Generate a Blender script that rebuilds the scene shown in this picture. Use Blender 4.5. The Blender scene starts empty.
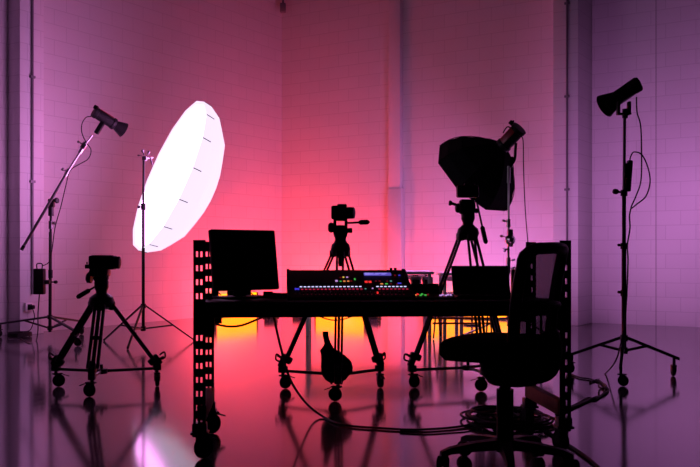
import bpy, bmesh, math, random
from mathutils import Vector, Matrix, Euler
random.seed(7)
sc = bpy.context.scene
COL = sc.collection
FX, HZ, CH = 900.0, 254.0, 1.0          # focal length in pixels, horizon row, eye height (m)

# ------------------------------------------------------------------ camera, world, exposure
cam_d = bpy.data.cameras.new('camera')
cam = bpy.data.objects.new('camera', cam_d); COL.objects.link(cam)
cam.location = (0, 0, CH); cam.rotation_euler = (math.pi / 2, 0, 0)
cam_d.sensor_width = 36.0; cam_d.lens = FX / 700.0 * 36.0
cam_d.shift_y = (HZ - 233.5) / 700.0
cam_d.clip_end = 200
sc.camera = cam
w = bpy.data.worlds.new('world'); sc.world = w; w.use_nodes = True
w.node_tree.nodes['Background'].inputs[0].default_value = (0.30, 0.12, 0.42, 1)
w.node_tree.nodes['Background'].inputs[1].default_value = 0.004
sc.view_settings.view_transform = 'Standard'
sc.view_settings.look = 'None'
sc.view_settings.exposure = 0.0
sc.view_settings.gamma = 1.0
sc.view_settings.use_curve_mapping = False

# light levels (tuned here)
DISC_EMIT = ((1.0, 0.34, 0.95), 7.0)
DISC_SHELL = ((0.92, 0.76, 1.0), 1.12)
OCTA_EMIT = ((0.95, 0.30, 1.0), 12.5)
BAR_EMIT = ((1.0, 0.23, 0.0), 3.6)
RED_W = (85.0, 68.0, 30.0)
VIOLET_W = 20.0
VIOLET2_W = 15.0
VIOLET_COL = (0.90, 0.30, 0.92)
RED_COL = (1.0, 0.042, 0.060)

def area_light(name, loc, target, size, power, color, spread=math.pi):
    l = bpy.data.lights.new(name, 'AREA'); l.shape = 'DISK'; l.size = size
    l.energy = power; l.color = color; l.spread = spread
    o = bpy.data.objects.new(name, l); COL.objects.link(o)
    o.location = loc
    o.rotation_euler = (Vector(target) - Vector(loc)).to_track_quat('-Z', 'Y').to_euler()
    return o

# ------------------------------------------------------------------ helpers
def P(px, py, z):
    return Vector(((px - 350.0) / FX * z, z, CH - (py - HZ) / FX * z))
def G(px, py):                            # a floor point
    return P(px, py, FX * CH / (py - HZ))

def mat(name, col, rough=0.5, metal=0.0, emit=None, estr=0.0, bump=0.0, bscale=60, spec=0.5, alpha=1.0, vary=0.12):
    m = bpy.data.materials.new(name); m.use_nodes = True
    nt = m.node_tree; b = nt.nodes['Principled BSDF']
    b.inputs['Roughness'].default_value = rough
    b.inputs['Metallic'].default_value = metal
    b.inputs['Specular IOR Level'].default_value = spec
    b.inputs['Alpha'].default_value = alpha
    tc = nt.nodes.new('ShaderNodeTexCoord')
    nz = nt.nodes.new('ShaderNodeTexNoise'); nz.inputs['Scale'].default_value = bscale
    nz.inputs['Detail'].default_value = 4
    nt.links.new(tc.outputs['Object'], nz.inputs['Vector'])
    rp = nt.nodes.new('ShaderNodeValToRGB')
    rp.color_ramp.elements[0].color = [c * (1 - vary) for c in col] + [1]
    rp.color_ramp.elements[1].color = [min(1, c * (1 + vary)) for c in col] + [1]
    nt.links.new(nz.outputs['Fac'], rp.inputs['Fac'])
    nt.links.new(rp.outputs['Color'], b.inputs['Base Color'])
    if bump:
        bp = nt.nodes.new('ShaderNodeBump'); bp.inputs['Strength'].default_value = bump
        bp.inputs['Distance'].default_value = 0.004
        nt.links.new(nz.outputs['Fac'], bp.inputs['Height'])
        nt.links.new(bp.outputs['Normal'], b.inputs['Normal'])
    if emit:
        b.inputs['Emission Color'].default_value = list(emit) + [1]
        b.inputs['Emission Strength'].default_value = estr
    return m

M = {
 'plastic': mat('black_plastic', (0.007, 0.007, 0.008), 0.5, spec=0.18),
 'metal': mat('black_metal', (0.012, 0.011, 0.013), 0.42, spec=0.35),
 'fabric': mat('black_fabric', (0.010, 0.009, 0.011), 0.9, bump=0.5, bscale=250, spec=0.1),
 'softcloth': mat('softbox_cloth', (0.010, 0.011, 0.013), 0.75, bump=0.3, bscale=18, spec=0.06),
 'rubber': mat('black_rubber', (0.012, 0.012, 0.012), 0.7, spec=0.2),
 'screen': mat('screen_glass', (0.006, 0.006, 0.007), 0.25, spec=0.25),
 'chrome': mat('brushed_chrome', (0.62, 0.60, 0.63), 0.28, metal=1.0, bscale=200),
 'steel': mat('dull_steel', (0.20, 0.19, 0.21), 0.35, metal=0.9, bscale=120),
 'wood': mat('raw_timber', (0.20, 0.095, 0.040), 0.7, bump=0.4, bscale=25, vary=0.35),
 'white': mat('white_laminate', (0.85, 0.84, 0.85), 0.4),
 'silver': mat('silver_case', (0.55, 0.54, 0.56), 0.35, metal=0.4),
 'redbody': mat('dark_red_enamel', (0.22, 0.012, 0.014), 0.35),
 'orange': mat('red_orange', (0.50, 0.06, 0.03), 0.45),
 'desktop': mat('dark_desktop', (0.022, 0.020, 0.022), 0.55, spec=0.3),
 'cable': mat('cable_jacket', (0.010, 0.010, 0.011), 0.55, spec=0.3),
 'console': mat('console_panel', (0.020, 0.019, 0.022), 0.45, spec=0.3),
 'fader': mat('fader_cap', (0.030, 0.026, 0.028), 0.4),
 'ivory': mat('outlet_plastic', (0.75, 0.73, 0.72), 0.4),
 'tanstrip': mat('console_tan', (0.32, 0.24, 0.16), 0.5),
}
def glow(name, col, s):
    return mat(name, [min(0.8, c * 0.5) for c in col], 0.4, emit=col, estr=s)
M['led_white'] = glow('led_white', (0.62, 0.62, 1.0), 1.3)
M['led_red'] = glow('led_red', (1.0, 0.03, 0.12), 0.55)
M['led_dimred'] = glow('led_dim_red', (0.6, 0.01, 0.03), 0.25)
M['slot_glow'] = glow('slot_glow', (1.0, 0.06, 0.20), 0.10)
M['led_hotred'] = glow('led_hot_red', (1.0, 0.03, 0.03), 1.0)
M['led_green'] = glow('led_green', (0.10, 0.85, 0.12), 0.5)
M['led_yellow'] = glow('led_yellow', (1.0, 0.75, 0.12), 0.8)
M['led_orange'] = glow('led_orange', (1.0, 0.30, 0.08), 0.8)
M['led_blue'] = glow('led_blue', (0.07, 0.05, 0.9), 0.7)
M['led_violet'] = glow('led_violet', (0.75, 0.40, 1.0), 0.7)
M['led_teal'] = glow('led_teal', (0.2, 0.6, 0.55), 0.5)
M['lcd'] = glow('lcd_blue', (0.14, 0.10, 0.62), 0.75)
M['lcd_text'] = glow('lcd_text', (0.32, 0.26, 0.9), 0.9)
M['disc'] = glow('diffuser_self_glow', *DISC_EMIT)
M['disc_shell'] = glow('umbrella_shell_self_glow', *DISC_SHELL)  # weaker lilac glow paints the shell's dimmer light
M['octa_front'] = glow('softbox_front_added_glow', *OCTA_EMIT)
M['bar'] = glow('added_orange_glow', *BAR_EMIT)

# see-through chair mesh
def mesh_cloth():
    m = bpy.data.materials.new('chair_mesh_cloth'); m.use_nodes = True
    nt = m.node_tree; b = nt.nodes['Principled BSDF']
    b.inputs['Base Color'].default_value = (0.02, 0.018, 0.02, 1); b.inputs['Roughness'].default_value = 0.8
    b.inputs['Specular IOR Level'].default_value = 0.1
    tc = nt.nodes.new('ShaderNodeTexCoord'); nz = nt.nodes.new('ShaderNodeTexNoise')
    nz.inputs['Scale'].default_value = 400
    nt.links.new(tc.outputs['Object'], nz.inputs['Vector'])
    rg = nt.nodes.new('ShaderNodeMapRange'); rg.inputs[3].default_value = 0.89; rg.inputs[4].default_value = 0.95
    nt.links.new(nz.outputs['Fac'], rg.inputs[0]); nt.links.new(rg.outputs[0], b.inputs['Alpha'])
    return m
M['mesh'] = mesh_cloth()

ROOTLOC = {}
class MB:
    def __init__(s): s.bm = bmesh.new()
    def box(s, c, size, R=None, bev=0.0):
        t = bmesh.new(); bmesh.ops.create_cube(t, size=1.0)
        bmesh.ops.scale(t, vec=Vector(size), verts=t.verts)
        if bev: bmesh.ops.bevel(t, geom=t.edges[:], offset=bev, segments=2, affect='EDGES', profile=0.5)
        Rm = (R.to_4x4() if R is not None else Matrix.Identity(4))
        bmesh.ops.transform(t, matrix=Matrix.Translation(Vector(c)) @ Rm, verts=t.verts)
        s.merge(t); return s
    def merge(s, t):
        me = bpy.data.meshes.new('tmp'); t.to_mesh(me); t.free(); s.bm.from_mesh(me); bpy.data.meshes.remove(me)
    def loft(s, rings, cap=True):
        vs = [[s.bm.verts.new(Vector(p)) for p in r] for r in rings]
        n = len(vs[0])
        for a, b in zip(vs, vs[1:]):
            for i in range(n):
                s.bm.faces.new((a[i], a[(i + 1) % n], b[(i + 1) % n], b[i]))
        if cap:
            s.bm.faces.new(vs[0][::-1]); s.bm.faces.new(vs[-1])
        return s
    def frame(s, d):
        d = Vector(d).normalized()
        u = d.cross(Vector((0, 0, 1)))
        if u.length < 1e-3: u = Vector((1, 0, 0))
        u.normalize(); return u, d.cross(u)
    def lathe(s, a, d, prof, n=16):       # prof: (distance along d, radius)
        a = Vector(a); d = Vector(d).normalized(); u, v = s.frame(d)
        rings = [[a + d * h + (u * math.cos(2 * math.pi * i / n) + v * math.sin(2 * math.pi * i / n)) * max(r, 1e-4)
                  for i in range(n)] for h, r in prof]
        return s.loft(rings)
    def cyl(s, a, b, r0, r1=None, n=12):
        a = Vector(a); b = Vector(b); r1 = r0 if r1 is None else r1
        return s.lathe(a, b - a, [(0, r0), ((b - a).length, r1)], n)
    def tube(s, pts, r, n=7, sub=8):
        pts = [Vector(p) for p in pts]
        if sub > 1 and len(pts) > 2:
            q = [pts[0]] + pts + [pts[-1]]; out = []
            for i in range(1, len(q) - 2):
                p0, p1, p2, p3 = q[i - 1:i + 3]
                for k in range(sub):
                    t = k / sub
                    out.append(0.5 * ((2 * p1) + (p2 - p0) * t + (2 * p0 - 5 * p1 + 4 * p2 - p3) * t * t + (3 * p1 - p0 - 3 * p2 + p3) * t ** 3))
            out.append(pts[-1]); pts = out
        rings = []; u = None
        for i, p in enumerate(pts):
            d = pts[min(i + 1, len(pts) - 1)] - pts[max(i - 1, 0)]
            if d.length < 1e-7: d = Vector((0, 0, 1))
            d.normalize()
            if u is None: u, v = s.frame(d)
            else:
                u = (u - d * u.dot(d))
                if u.length < 1e-6: u, v = s.frame(d)
                u.normalize(); v = d.cross(u)
            rings.append([p + (u * math.cos(2 * math.pi * k / n) + v * math.sin(2 * math.pi * k / n)) * r for k in range(n)])
        return s.loft(rings)
    def ball(s, c, r, sc3=(1, 1, 1), n=14):
        t = bmesh.new(); bmesh.ops.create_uvsphere(t, u_segments=n, v_segments=n // 2 + 2, radius=r)
        bmesh.ops.scale(t, vec=Vector(sc3), verts=t.verts); bmesh.ops.translate(t, vec=Vector(c), verts=t.verts)
        s.merge(t); return s
    def build(s, name, m, parent=None, local=False, angle=35):
        if parent is not None and not local:
            bmesh.ops.translate(s.bm, vec=-ROOTLOC[parent.name], verts=s.bm.verts)
        bmesh.ops.recalc_face_normals(s.bm, faces=s.bm.faces)
        me = bpy.data.meshes.new(name); s.bm.to_mesh(me); s.bm.free()
        for p in me.polygons: p.use_smooth = True
        me.set_sharp_from_angle(angle=math.radians(angle))
        me.materials.append(M[m] if isinstance(m, str) else m)
        o = bpy.data.objects.new(name, me); COL.objects.link(o)
        if parent is not None:
            o.parent = parent; ROOTLOC[o.name] = ROOTLOC[parent.name]
        return o

def thing(name, label, cat, loc, rz=0.0, group=None):
    o = bpy.data.objects.new(name, None); COL.objects.link(o)
    o.empty_display_size = 0.1
    o.location = loc; o.rotation_euler = (0, 0, rz); o['label'] = label; o['category'] = cat
    if group: o['group'] = group
    ROOTLOC[o.name] = Vector(loc)
    return o
def single(mb, name, m, label, cat, base, group=None):    # a thing that is one mesh
    base = Vector(base)
    bmesh.ops.translate(mb.bm, vec=-base, verts=mb.bm.verts)
    o = mb.build(name, m); o.location = base
    o['label'] = label; o['category'] = cat
    if group: o['group'] = group
    return o
def structure(mb, name, m):
    o = mb.build(name, m); o['kind'] = 'structure'; return o

# ------------------------------------------------------------------ setting
def floor_mat():
    m = bpy.data.materials.new('polished_concrete'); m.use_nodes = True
    nt = m.node_tree; b = nt.nodes['Principled BSDF']; L = nt.links
    tc = nt.nodes.new('ShaderNodeTexCoord')
    n1 = nt.nodes.new('ShaderNodeTexNoise'); n1.inputs['Scale'].default_value = 0.9; n1.inputs['Detail'].default_value = 8
    n2 = nt.nodes.new('ShaderNodeTexNoise'); n2.inputs['Scale'].default_value = 14; n2.inputs['Detail'].default_value = 6
    L.new(tc.outputs['Object'], n1.inputs['Vector']); L.new(tc.outputs['Object'], n2.inputs['Vector'])
    r = nt.nodes.new('ShaderNodeValToRGB')
    r.color_ramp.elements[0].position = 0.3; r.color_ramp.elements[0].color = (0.095, 0.092, 0.095, 1)
    r.color_ramp.elements[1].position = 0.7; r.color_ramp.elements[1].color = (0.145, 0.142, 0.145, 1)
    L.new(n1.outputs['Fac'], r.inputs['Fac'])
    # stained speckles
    v = nt.nodes.new('ShaderNodeTexVoronoi'); v.inputs['Scale'].default_value = 2.2
    L.new(tc.outputs['Object'], v.inputs['Vector'])
    sp = nt.nodes.new('ShaderNodeMapRange'); sp.inputs[1].default_value = 0.015; sp.inputs[2].default_value = 0.035
    sp.inputs[3].default_value = 0.45; sp.inputs[4].default_value = 1.0
    L.new(v.outputs['Distance'], sp.inputs[0])
    mx = nt.nodes.new('ShaderNodeMix'); mx.data_type = 'RGBA'; mx.blend_type = 'MULTIPLY'; mx.inputs['Factor'].default_value = 1
    L.new(r.outputs['Color'], mx.inputs['A']); L.new(sp.outputs[0], mx.inputs['B'])
    L.new(mx.outputs['Result'], b.inputs['Base Color'])
    rr = nt.nodes.new('ShaderNodeMapRange'); rr.inputs[3].default_value = 0.07; rr.inputs[4].default_value = 0.14
    L.new(n2.outputs['Fac'], rr.inputs[0]); L.new(rr.outputs[0], b.inputs['Roughness'])
    bp = nt.nodes.new('ShaderNodeBump'); bp.inputs['Strength'].default_value = 0.02; bp.inputs['Distance'].default_value = 0.01
    L.new(n1.outputs['Fac'], bp.inputs['Height']); L.new(bp.outputs['Normal'], b.inputs['Normal'])
    b.inputs['Specular IOR Level'].default_value = 0.5
    return m
def block_mat():
    m = bpy.data.materials.new('painted_block'); m.use_nodes = True
    nt = m.node_tree; b = nt.nodes['Principled BSDF']; L = nt.links
    tc = nt.nodes.new('ShaderNodeTexCoord'); sx = nt.nodes.new('ShaderNodeSeparateXYZ'); cx = nt.nodes.new('ShaderNodeCombineXYZ')
    L.new(tc.outputs['Object'], sx.inputs[0]); L.new(sx.outputs['X'], cx.inputs['X']); L.new(sx.outputs['Z'], cx.inputs['Y'])
    br = nt.nodes.new('ShaderNodeTexBrick')
    br.inputs['Scale'].default_value = 1.0; br.inputs['Brick Width'].default_value = 0.40; br.inputs['Row Height'].default_value = 0.20
    br.inputs['Mortar Size'].default_value = 0.006; br.inputs['Mortar Smooth'].default_value = 0.4
    br.inputs['Color1'].default_value = (0.74, 0.73, 0.74, 1); br.inputs['Color2'].default_value = (0.715, 0.705, 0.715, 1)
    br.inputs['Mortar'].default_value = (0.62, 0.61, 0.62, 1)
    L.new(cx.outputs[0], br.inputs['Vector'])
    nz = nt.nodes.new('ShaderNodeTexNoise'); nz.inputs['Scale'].default_value = 35; nz.inputs['Detail'].default_value = 5
    L.new(tc.outputs['Object'], nz.inputs['Vector'])
    L.new(br.outputs['Color'], b.inputs['Base Color'])
    b.inputs['Roughness'].default_value = 0.65; b.inputs['Specular IOR Level'].default_value = 0.2
    bp = nt.nodes.new('ShaderNodeBump'); bp.inputs['Strength'].default_value = 0.15; bp.inputs['Distance'].default_value = 0.006; bp.invert = True
    b2 = nt.nodes.new('ShaderNodeBump'); b2.inputs['Strength'].default_value = 0.15; b2.inputs['Distance'].default_value = 0.004
    L.new(br.outputs['Fac'], bp.inputs['Height']); L.new(nz.outputs['Fac'], b2.inputs['Height'])
    L.new(bp.outputs['Normal'], b2.inputs['Normal']); L.new(b2.outputs['Normal'], b.inputs['Normal'])
    return m
M['floor'] = floor_mat(); M['block'] = block_mat()
M['paint'] = mat('painted_steel', (0.66, 0.65, 0.67), 0.5, bscale=12, vary=0.04)
M['joint'] = mat('joint_sealant', (0.36, 0.35, 0.36), 0.8)
M['conduit'] = mat('conduit_metal', (0.22, 0.21, 0.24), 0.45, metal=0.3)

structure(MB().box((1, 9, -0.1), (26, 26, 0.2)), 'floor', 'floor')
CORNER = Vector((-1.21, 16.0, 0))
T_B = Vector((0.847, -0.531, 0)); N_B = Vector((-0.531, -0.847, 0))
T_L = Vector((-0.531, -0.847, 0)); N_L = Vector((0.847, -0.531, 0))
def wall(name, org, t, n, length, h=8.0):
    ang = math.atan2(t.y, t.x)
    side = 1 if Vector((-math.sin(ang), math.cos(ang), 0)).dot(n) > 0 else -1
    o = MB().box((length / 2, -side * 0.15, h / 2), (length, 0.3, h)).build(name, 'block')
    o.location = org; o.rotation_euler = (0, 0, ang); o['kind'] = 'structure'
    return o
wall('wall_back', CORNER, T_B, N_B, 11.0)
wall('wall_left', CORNER, T_L, N_L, 11.0)
def solve(px, org, t, n, d):             # distance along a wall at which a point d off its face shows at column px
    lo, hi = 0.0, 11.0
    f = lambda u: (lambda p: 350 + FX * p.x / p.y)(org + t * u + n * d)
    inc = f(9.0) > f(0.0)
    for _ in range(60):
        m = (lo + hi) / 2
        if (f(m) < px) == inc: lo = m
        else: hi = m
    return (lo + hi) / 2
def pier(name, t, n, px0, px1, px2, h0=0.0, h1=8.0, m='paint', dmax=0.8):
    # face from column px0 to px1, returning to the wall at column px2
    u2 = solve(px2, CORNER, t, n, 0)
    best = min((abs(solve(px1, CORNER, t, n, d / 500) - u2), d / 500) for d in range(1, int(dmax * 500)))
    d = best[1]; u0 = solve(px0, CORNER, t, n, d)
    ang = math.atan2(t.y, t.x); sgn = 1 if Vector((-math.sin(ang), math.cos(ang), 0)).dot(n) > 0 else -1
    o = MB().box(((u0 + u2) / 2, sgn * d / 2, (h0 + h1) / 2), (abs(u2 - u0), d, h1 - h0), bev=0.006).build(name, m)
    o.location = CORNER; o.rotation_euler = (0, 0, ang); o['kind'] = 'structure'
    return d
dR = pier('trim_1', T_B, N_B, 553, 578, 592, m='block')
pier('trim_2', T_B, N_B, 388.5, 400, 403, h0=2.07)
pier('trim_3', T_B, N_B, 387.5, 401, 404.5, h1=2.07)
dL = pier('trim_4', T_L, N_L, 44, 20, 8, m='block')
def conduit(name, t, n, px, d, m='conduit', r=0.016, clips=(1.9, 3.2, 4.5)):
    u = solve(px, CORNER, t, n, d + r); p = CORNER + t * u + n * (d + r)
    b = MB().cyl(p + Vector((0, 0, 0.5 if px < 100 else 0.32)), p + Vector((0, 0, 8)), r, n=10)
    for z in clips:
        b.box(p + Vector((0, 0, z)), (0.07, 0.03, 0.03), Matrix.Rotation(math.atan2(t.y, t.x), 3, 'Z'))
    structure(b, name, m)
conduit('trim_5', T_B, N_B, 567, dR); conduit('trim_6', T_L, N_L, 32.5, dL)
u = solve(656, CORNER, T_B, N_B, 0); p = CORNER + T_B * u
structure(MB().box(p + Vector((0, 0, 4)) + N_B * 0.002, (0.011, 0.004, 8), Matrix.Rotation(math.atan2(T_B.y, T_B.x), 3, 'Z')), 'trim_7', 'joint')
# fitting high up in the corner
p = P(283, 8, 15.8)
structure(MB().cyl(p + Vector((0, 0, -0.02)), p + Vector((0, 0, 1.5)), 0.02).box(p, (0.10, 0.10, 0.16), bev=0.01), 'trim_8', 'conduit')

# ------------------------------------------------------------------ shared parts
def caster(parent, x, y, htop, r=0.05, ang=0.0, brake=False):
    """caster with its wheel on the floor below (x, y); htop: where the stem meets what it carries"""
    dx, dy = math.cos(ang) * r * 0.45, math.sin(ang) * r * 0.45
    c = Vector((x + dx, y + dy, r + 0.001))
    ax = Vector((-math.sin(ang), math.cos(ang), 0))
    b = MB()
    b.cyl((x, y, 2.0 * r), (x, y, htop), r * 0.28)
    b.box((x + dx * .5, y + dy * .5, 2.12 * r), (r * 1.5, r * 0.95, r * 0.25), Matrix.Rotation(ang, 3, 'Z'), bev=r * 0.08)
    for s in (-1, 1):
        b.box(c + ax * s * r * 0.43 + Vector((-dx * .3, -dy * .3, r * 0.5)), (r * 0.75, r * 0.1, r * 1.25), Matrix.Rotation(ang, 3, 'Z'))
    if brake:
        b.box(c + Vector((dx * 2.6, dy * 2.6, r * 0.75)), (r * 0.9, r * 0.5, r * 0.14), Matrix.Rotation(ang, 3, 'Z') @ Matrix.Rotation(0.35, 3, 'Y'))
    f = b.build('caster', 'metal', parent)
    MB().lathe(c - ax * r * 0.33, ax, [(0, r * 0.6), (0.03 * r, r * 0.9), (r * 0.18, r), (r * 0.48, r), (r * 0.63, r * 0.9), (r * 0.66, r * 0.6)], 18).build('wheel', 'rubber', f)
    return f

def tripod(label, cx, cy, feet, hub, crown=0.09, lr=0.0125):
    spread_r = crown * .72
    """video tripod on a rolling dolly; returns its root. hub: height of the leg crown"""
    t = thing('camera_tripod', label, 'tripod', (cx, cy, 0), group='rolling camera tripods')
    c = Vector((cx, cy, 0))
    dz = 0.155
    hubp = c + Vector((0, 0, dz - 0.02))
    MB().cyl(hubp - Vector((0, 0, .018)), hubp + Vector((0, 0, .018)), 0.045, n=14).cyl(hubp, hubp + Vector((0, 0, .05)), 0.012).build('dolly_hub', 'metal', t)
    for k, f in enumerate(feet):
        f = Vector((f[0], f[1], 0)); d = (f - c).normalized(); side = Vector((-d.y, d.x, 0))
        foot = Vector((f.x, f.y, dz + 0.01))
        b = MB().cyl(hubp, Vector((f.x, f.y, dz - 0.02)), 0.011, n=8)
        b.box(Vector((f.x, f.y, dz - 0.01)), (0.06, 0.05, 0.05), Matrix.Rotation(math.atan2(d.y, d.x), 3, 'Z'), bev=0.008)
        b.build('dolly_arm', 'metal', t)
        top = c + d * spread_r + Vector((0, 0, hub - 0.02))
        kn = top.lerp(foot, 0.93)
        ax = (foot - top).normalized()
        b = MB()
        for s in (-1, 1):
            b.cyl(top + side * s * lr * 2.5, kn + side * s * lr * 2.7, lr, n=8)
        b.cyl(top.lerp(foot, .05 if lr > .012 else .40), foot - ax * 0.01, lr * 1.15, n=8)
        b.box(top.lerp(foot, .50), (0.022, 0.085, 0.03), Matrix.Rotation(math.atan2(d.y, d.x), 3, 'Z'), bev=.004)
        lg = b.build('leg', 'metal', t)
        b = MB()
        R3 = ax.to_track_quat('Z', 'Y').to_matrix()
        b.box(kn, (0.05, 0.088, 0.05), Matrix.Rotation(0, 3, 'Z') @ R3, bev=0.012)
        b.cyl(kn + d * 0.03, kn + d * 0.075 + Vector((0, 0, 0.02)), 0.009, n=8)
        b.build('leg_clamp', 'plastic', lg)
        b = MB()
        b.box(foot + Vector((0, 0, 0.035)), (0.05, 0.045, 0.085), R3, bev=0.01)
        b.tube([foot + d * .02 + Vector((0, 0, .07)), foot + d * 0.055 + Vector((0, 0, 0.09)), foot + d * 0.06 + Vector((0, 0, 0.05)), foot + d * .02 + Vector((0, 0, .035))], 0.007, n=6)
        b.build('foot_clamp', 'plastic', lg)
        caster(t, f.x, f.y, dz - 0.03, 0.047, ang=2.2 * k + 0.6, brake=True)
    b = MB()
    b.lathe(c + Vector((0, 0, hub - 0.06)), (0, 0, 1), [(0, crown * .55), (0.015, crown * .85), (0.05, crown), (0.085, crown * .9), (0.105, crown * .62), (0.115, .045)], 20)
    for f in feet:
        d = (Vector((f[0], f[1], 0)) - c).normalized()
        b.box(c + d * crown * .75 + Vector((0, 0, hub - 0.035)), (0.05, crown * .85, crown * .75), Matrix.Rotation(math.atan2(d.y, d.x), 3, 'Z'), bev=0.015)
    b.build('crown', 'metal', t)
    z0 = hub + 0.05
    MB().lathe(c + Vector((0, 0, z0 - .01)), (0, 0, 1), [(0, 0.04), (0.03, 0.040), (0.06, 0.052), (0.10, 0.052), (0.125, 0.040)], 18).build('head_base', 'metal', t)
    return t

# ------------------------------------------------------------------ workbench
YAW = math.radians(4.7)
DO = Vector((-0.7565, 4.35, 0))                        # outer corner of the front left post
DU = Vector((math.cos(YAW), math.sin(YAW), 0)); DV = Vector((-math.sin(YAW), math.cos(YAW), 0))
DL, DD = 1.868, 0.66
TOPZ = 0.765
RZ = Matrix.Rotation(YAW, 3, 'Z')
def D(uu, vv, z=TOPZ): return DO + DU * uu + DV * vv + Vector((0, 0, z))
bench = thing('workbench', 'long black workbench of slotted steel posts on casters carrying the mixing console', 'workbench', DO)
def slotted_post(u0, v0, facing):
    # an L of two slotted plates: one across, one along the depth
    z0, z1, w, th = 0.135, 1.068, 0.058, 0.003
    b = MB()
    def plate(org, ax, width, cols):
        n = int((z1 - z0) / 0.0675)
        edges = [0.0]
        for cc in cols: edges += [cc - 0.005, cc + 0.005]
        edges.append(width)
        def bx(a0, a1, za, zb):
            c = org + ax * (a0 + a1) / 2
            sz = Vector((a1 - a0, th, zb - za)) if abs(ax.dot(DU)) > .5 else Vector((th, a1 - a0, zb - za))
            b.box(c + Vector((0, 0, (za + zb) / 2)), sz, RZ)
        for i in range(0, len(edges), 2): bx(edges[i], edges[i + 1], z0, z1)
        for cc in cols:
            z = z0
            k = 0
            while z < z1 - 0.01:
                zt = min(z + 0.040, z1); bx(cc - 0.0055, cc + 0.0055, z, zt); z += 0.0675
            bx(cc - 0.0055, cc + 0.0055, z1 - 0.018, z1)
    s = facing
    a = D(u0, v0, 0)
    plate(a, DU * s, w, [0.017, 0.038] if s > 0 else [0.024])
    plate(a, DV, 0.045, [])
    return b
posts = [(0, 0, 1), (DL, 0, -1), (0, DD - .05, 1), (DL, DD - .05, -1)]
for (uu, vv, s) in posts:
    slotted_post(uu, vv, s).build('post', 'metal', bench)
    cu = uu + s * 0.028
    pl = MB().box(D(cu, vv + 0.028, 0.131), (0.085, 0.085, 0.012), RZ, bev=0.003).box(D(cu, vv + .028, 0.155), (0.07, 0.066, 0.05), RZ, bev=0.004)
    pl.build('foot_plate', 'metal', bench)
    p = D(cu, vv + 0.028, 0); caster(bench, p.x, p.y, 0.128, 0.055, ang=0.9 if s > 0 else 2.0, brake=True)
bz0, bz1 = 0.690, 0.752
def beam(a, c, dep=0.03): 
    mid = (a + c) / 2; ln = (c - a).length
    along_u = abs((c - a).normalized().dot(DU)) > .5
    sz = (ln, dep, bz1 - bz0) if along_u else (dep, ln, bz1 - bz0)
    b = MB().box(mid, sz, RZ, bev=0.004)
    return b
zc = (bz0 + bz1) / 2
for vv in (0.022, DD - 0.03):
    b = beam(D(0.004, vv, zc), D(DL - 0.004, vv, zc))
    b.box(D(0.055, vv - .017, zc - .03), (0.09, 0.006, 0.15), RZ); b.box(D(DL - 0.055, vv - .017, zc - .03), (0.09, 0.006, 0.15), RZ)
    b.build('beam', 'metal', bench)
for uu in (0.03, DL - 0.03):
    beam(D(uu, 0.045, zc), D(uu, DD - 0.05, zc)).build('side_beam', 'metal', bench)
MB().box(D(DL / 2, DD / 2 - 0.005, TOPZ - 0.0065), (DL - 0.13, DD - 0.03, 0.013), RZ, bev=0.003).build('worktop', 'desktop', bench)
for uu in (0.036, DL - 0.036):
    MB().box(D(uu, DD / 2 + 0.0, 0.225), (0.045, DD - .06, 0.075), RZ, bev=0.004).build('foot_rail', 'wood', bench)['label'] = 'raw timber rail'

def on_desk(px, vv):                        # point on the worktop at column px, depth vv from the front
    lo, hi = 0.0, DL
    for _ in range(50):
        m = (lo + hi) / 2; q = D(m, vv)
        if 350 + FX * q.x / q.y < px: lo = m
        else: hi = m
    return D(lo, vv)

# ------------------------------------------------------------------ monitor
q = on_desk(245.5, 0.40)
mon = thing('monitor', 'black switched-off desktop monitor at the left end of the workbench', 'monitor', q, math.radians(36))
til = Matrix.Rotation(math.radians(-9), 3, 'X')
cz = 0.203
b = MB().box(Vector((0, 0.012, cz)), (0.388, 0.036, 0.322), til, bev=0.006)
b.box(Vector((0, 0.040, cz - .01)), (0.25, 0.03, 0.2), til, bev=0.012); b.build('housing', 'plastic', mon, local=True)
MB().box(til @ Vector((0, -0.0075, 0.0)) + Vector((0, 0.012 - .0, cz)) + til @ Vector((0, -0.0115, 0)), (0.366, 0.003, 0.300), til).build('screen', 'screen', mon, local=True)
b = MB().box((0, 0.065, 0.09), (0.07, 0.03, 0.17), bev=0.006); b.build('neck', 'plastic', mon, local=True)
b = MB().box((0, 0.03, 0.006), (0.27, 0.19, 0.012), bev=0.004); b.build('foot', 'plastic', mon, local=True)
# row of small boxes under the screen
for i, (px, ww, hh, lab) in enumerate([(216, .030, .040, 'tiny black adapter box under the monitor, nearest the left post'), (231, .042, .042, 'small black adapter box under the middle of the monitor'), (248, .034, .038, 'little black adapter box under the monitor, second from its right edge'), (268, .052, .034, 'flat black power adapter beside the right corner of the monitor')]):
    q = on_desk(px, 0.62 if i < 3 else 0.45)
    t = thing('adapter_box', lab, 'adapter', q, YAW, group='adapters under the monitor')
    MB().box((0, 0, hh / 2), (ww, 0.05, hh), bev=0.004).build('casing', 'plastic', t, local=True)
    MB().tube([(ww * .3, 0.028, hh * .5), (ww * .5, 0.05, hh * .4), (ww * .8, .045, 0.006)], 0.003).build('lead', 'cable', t, local=True)

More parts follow.
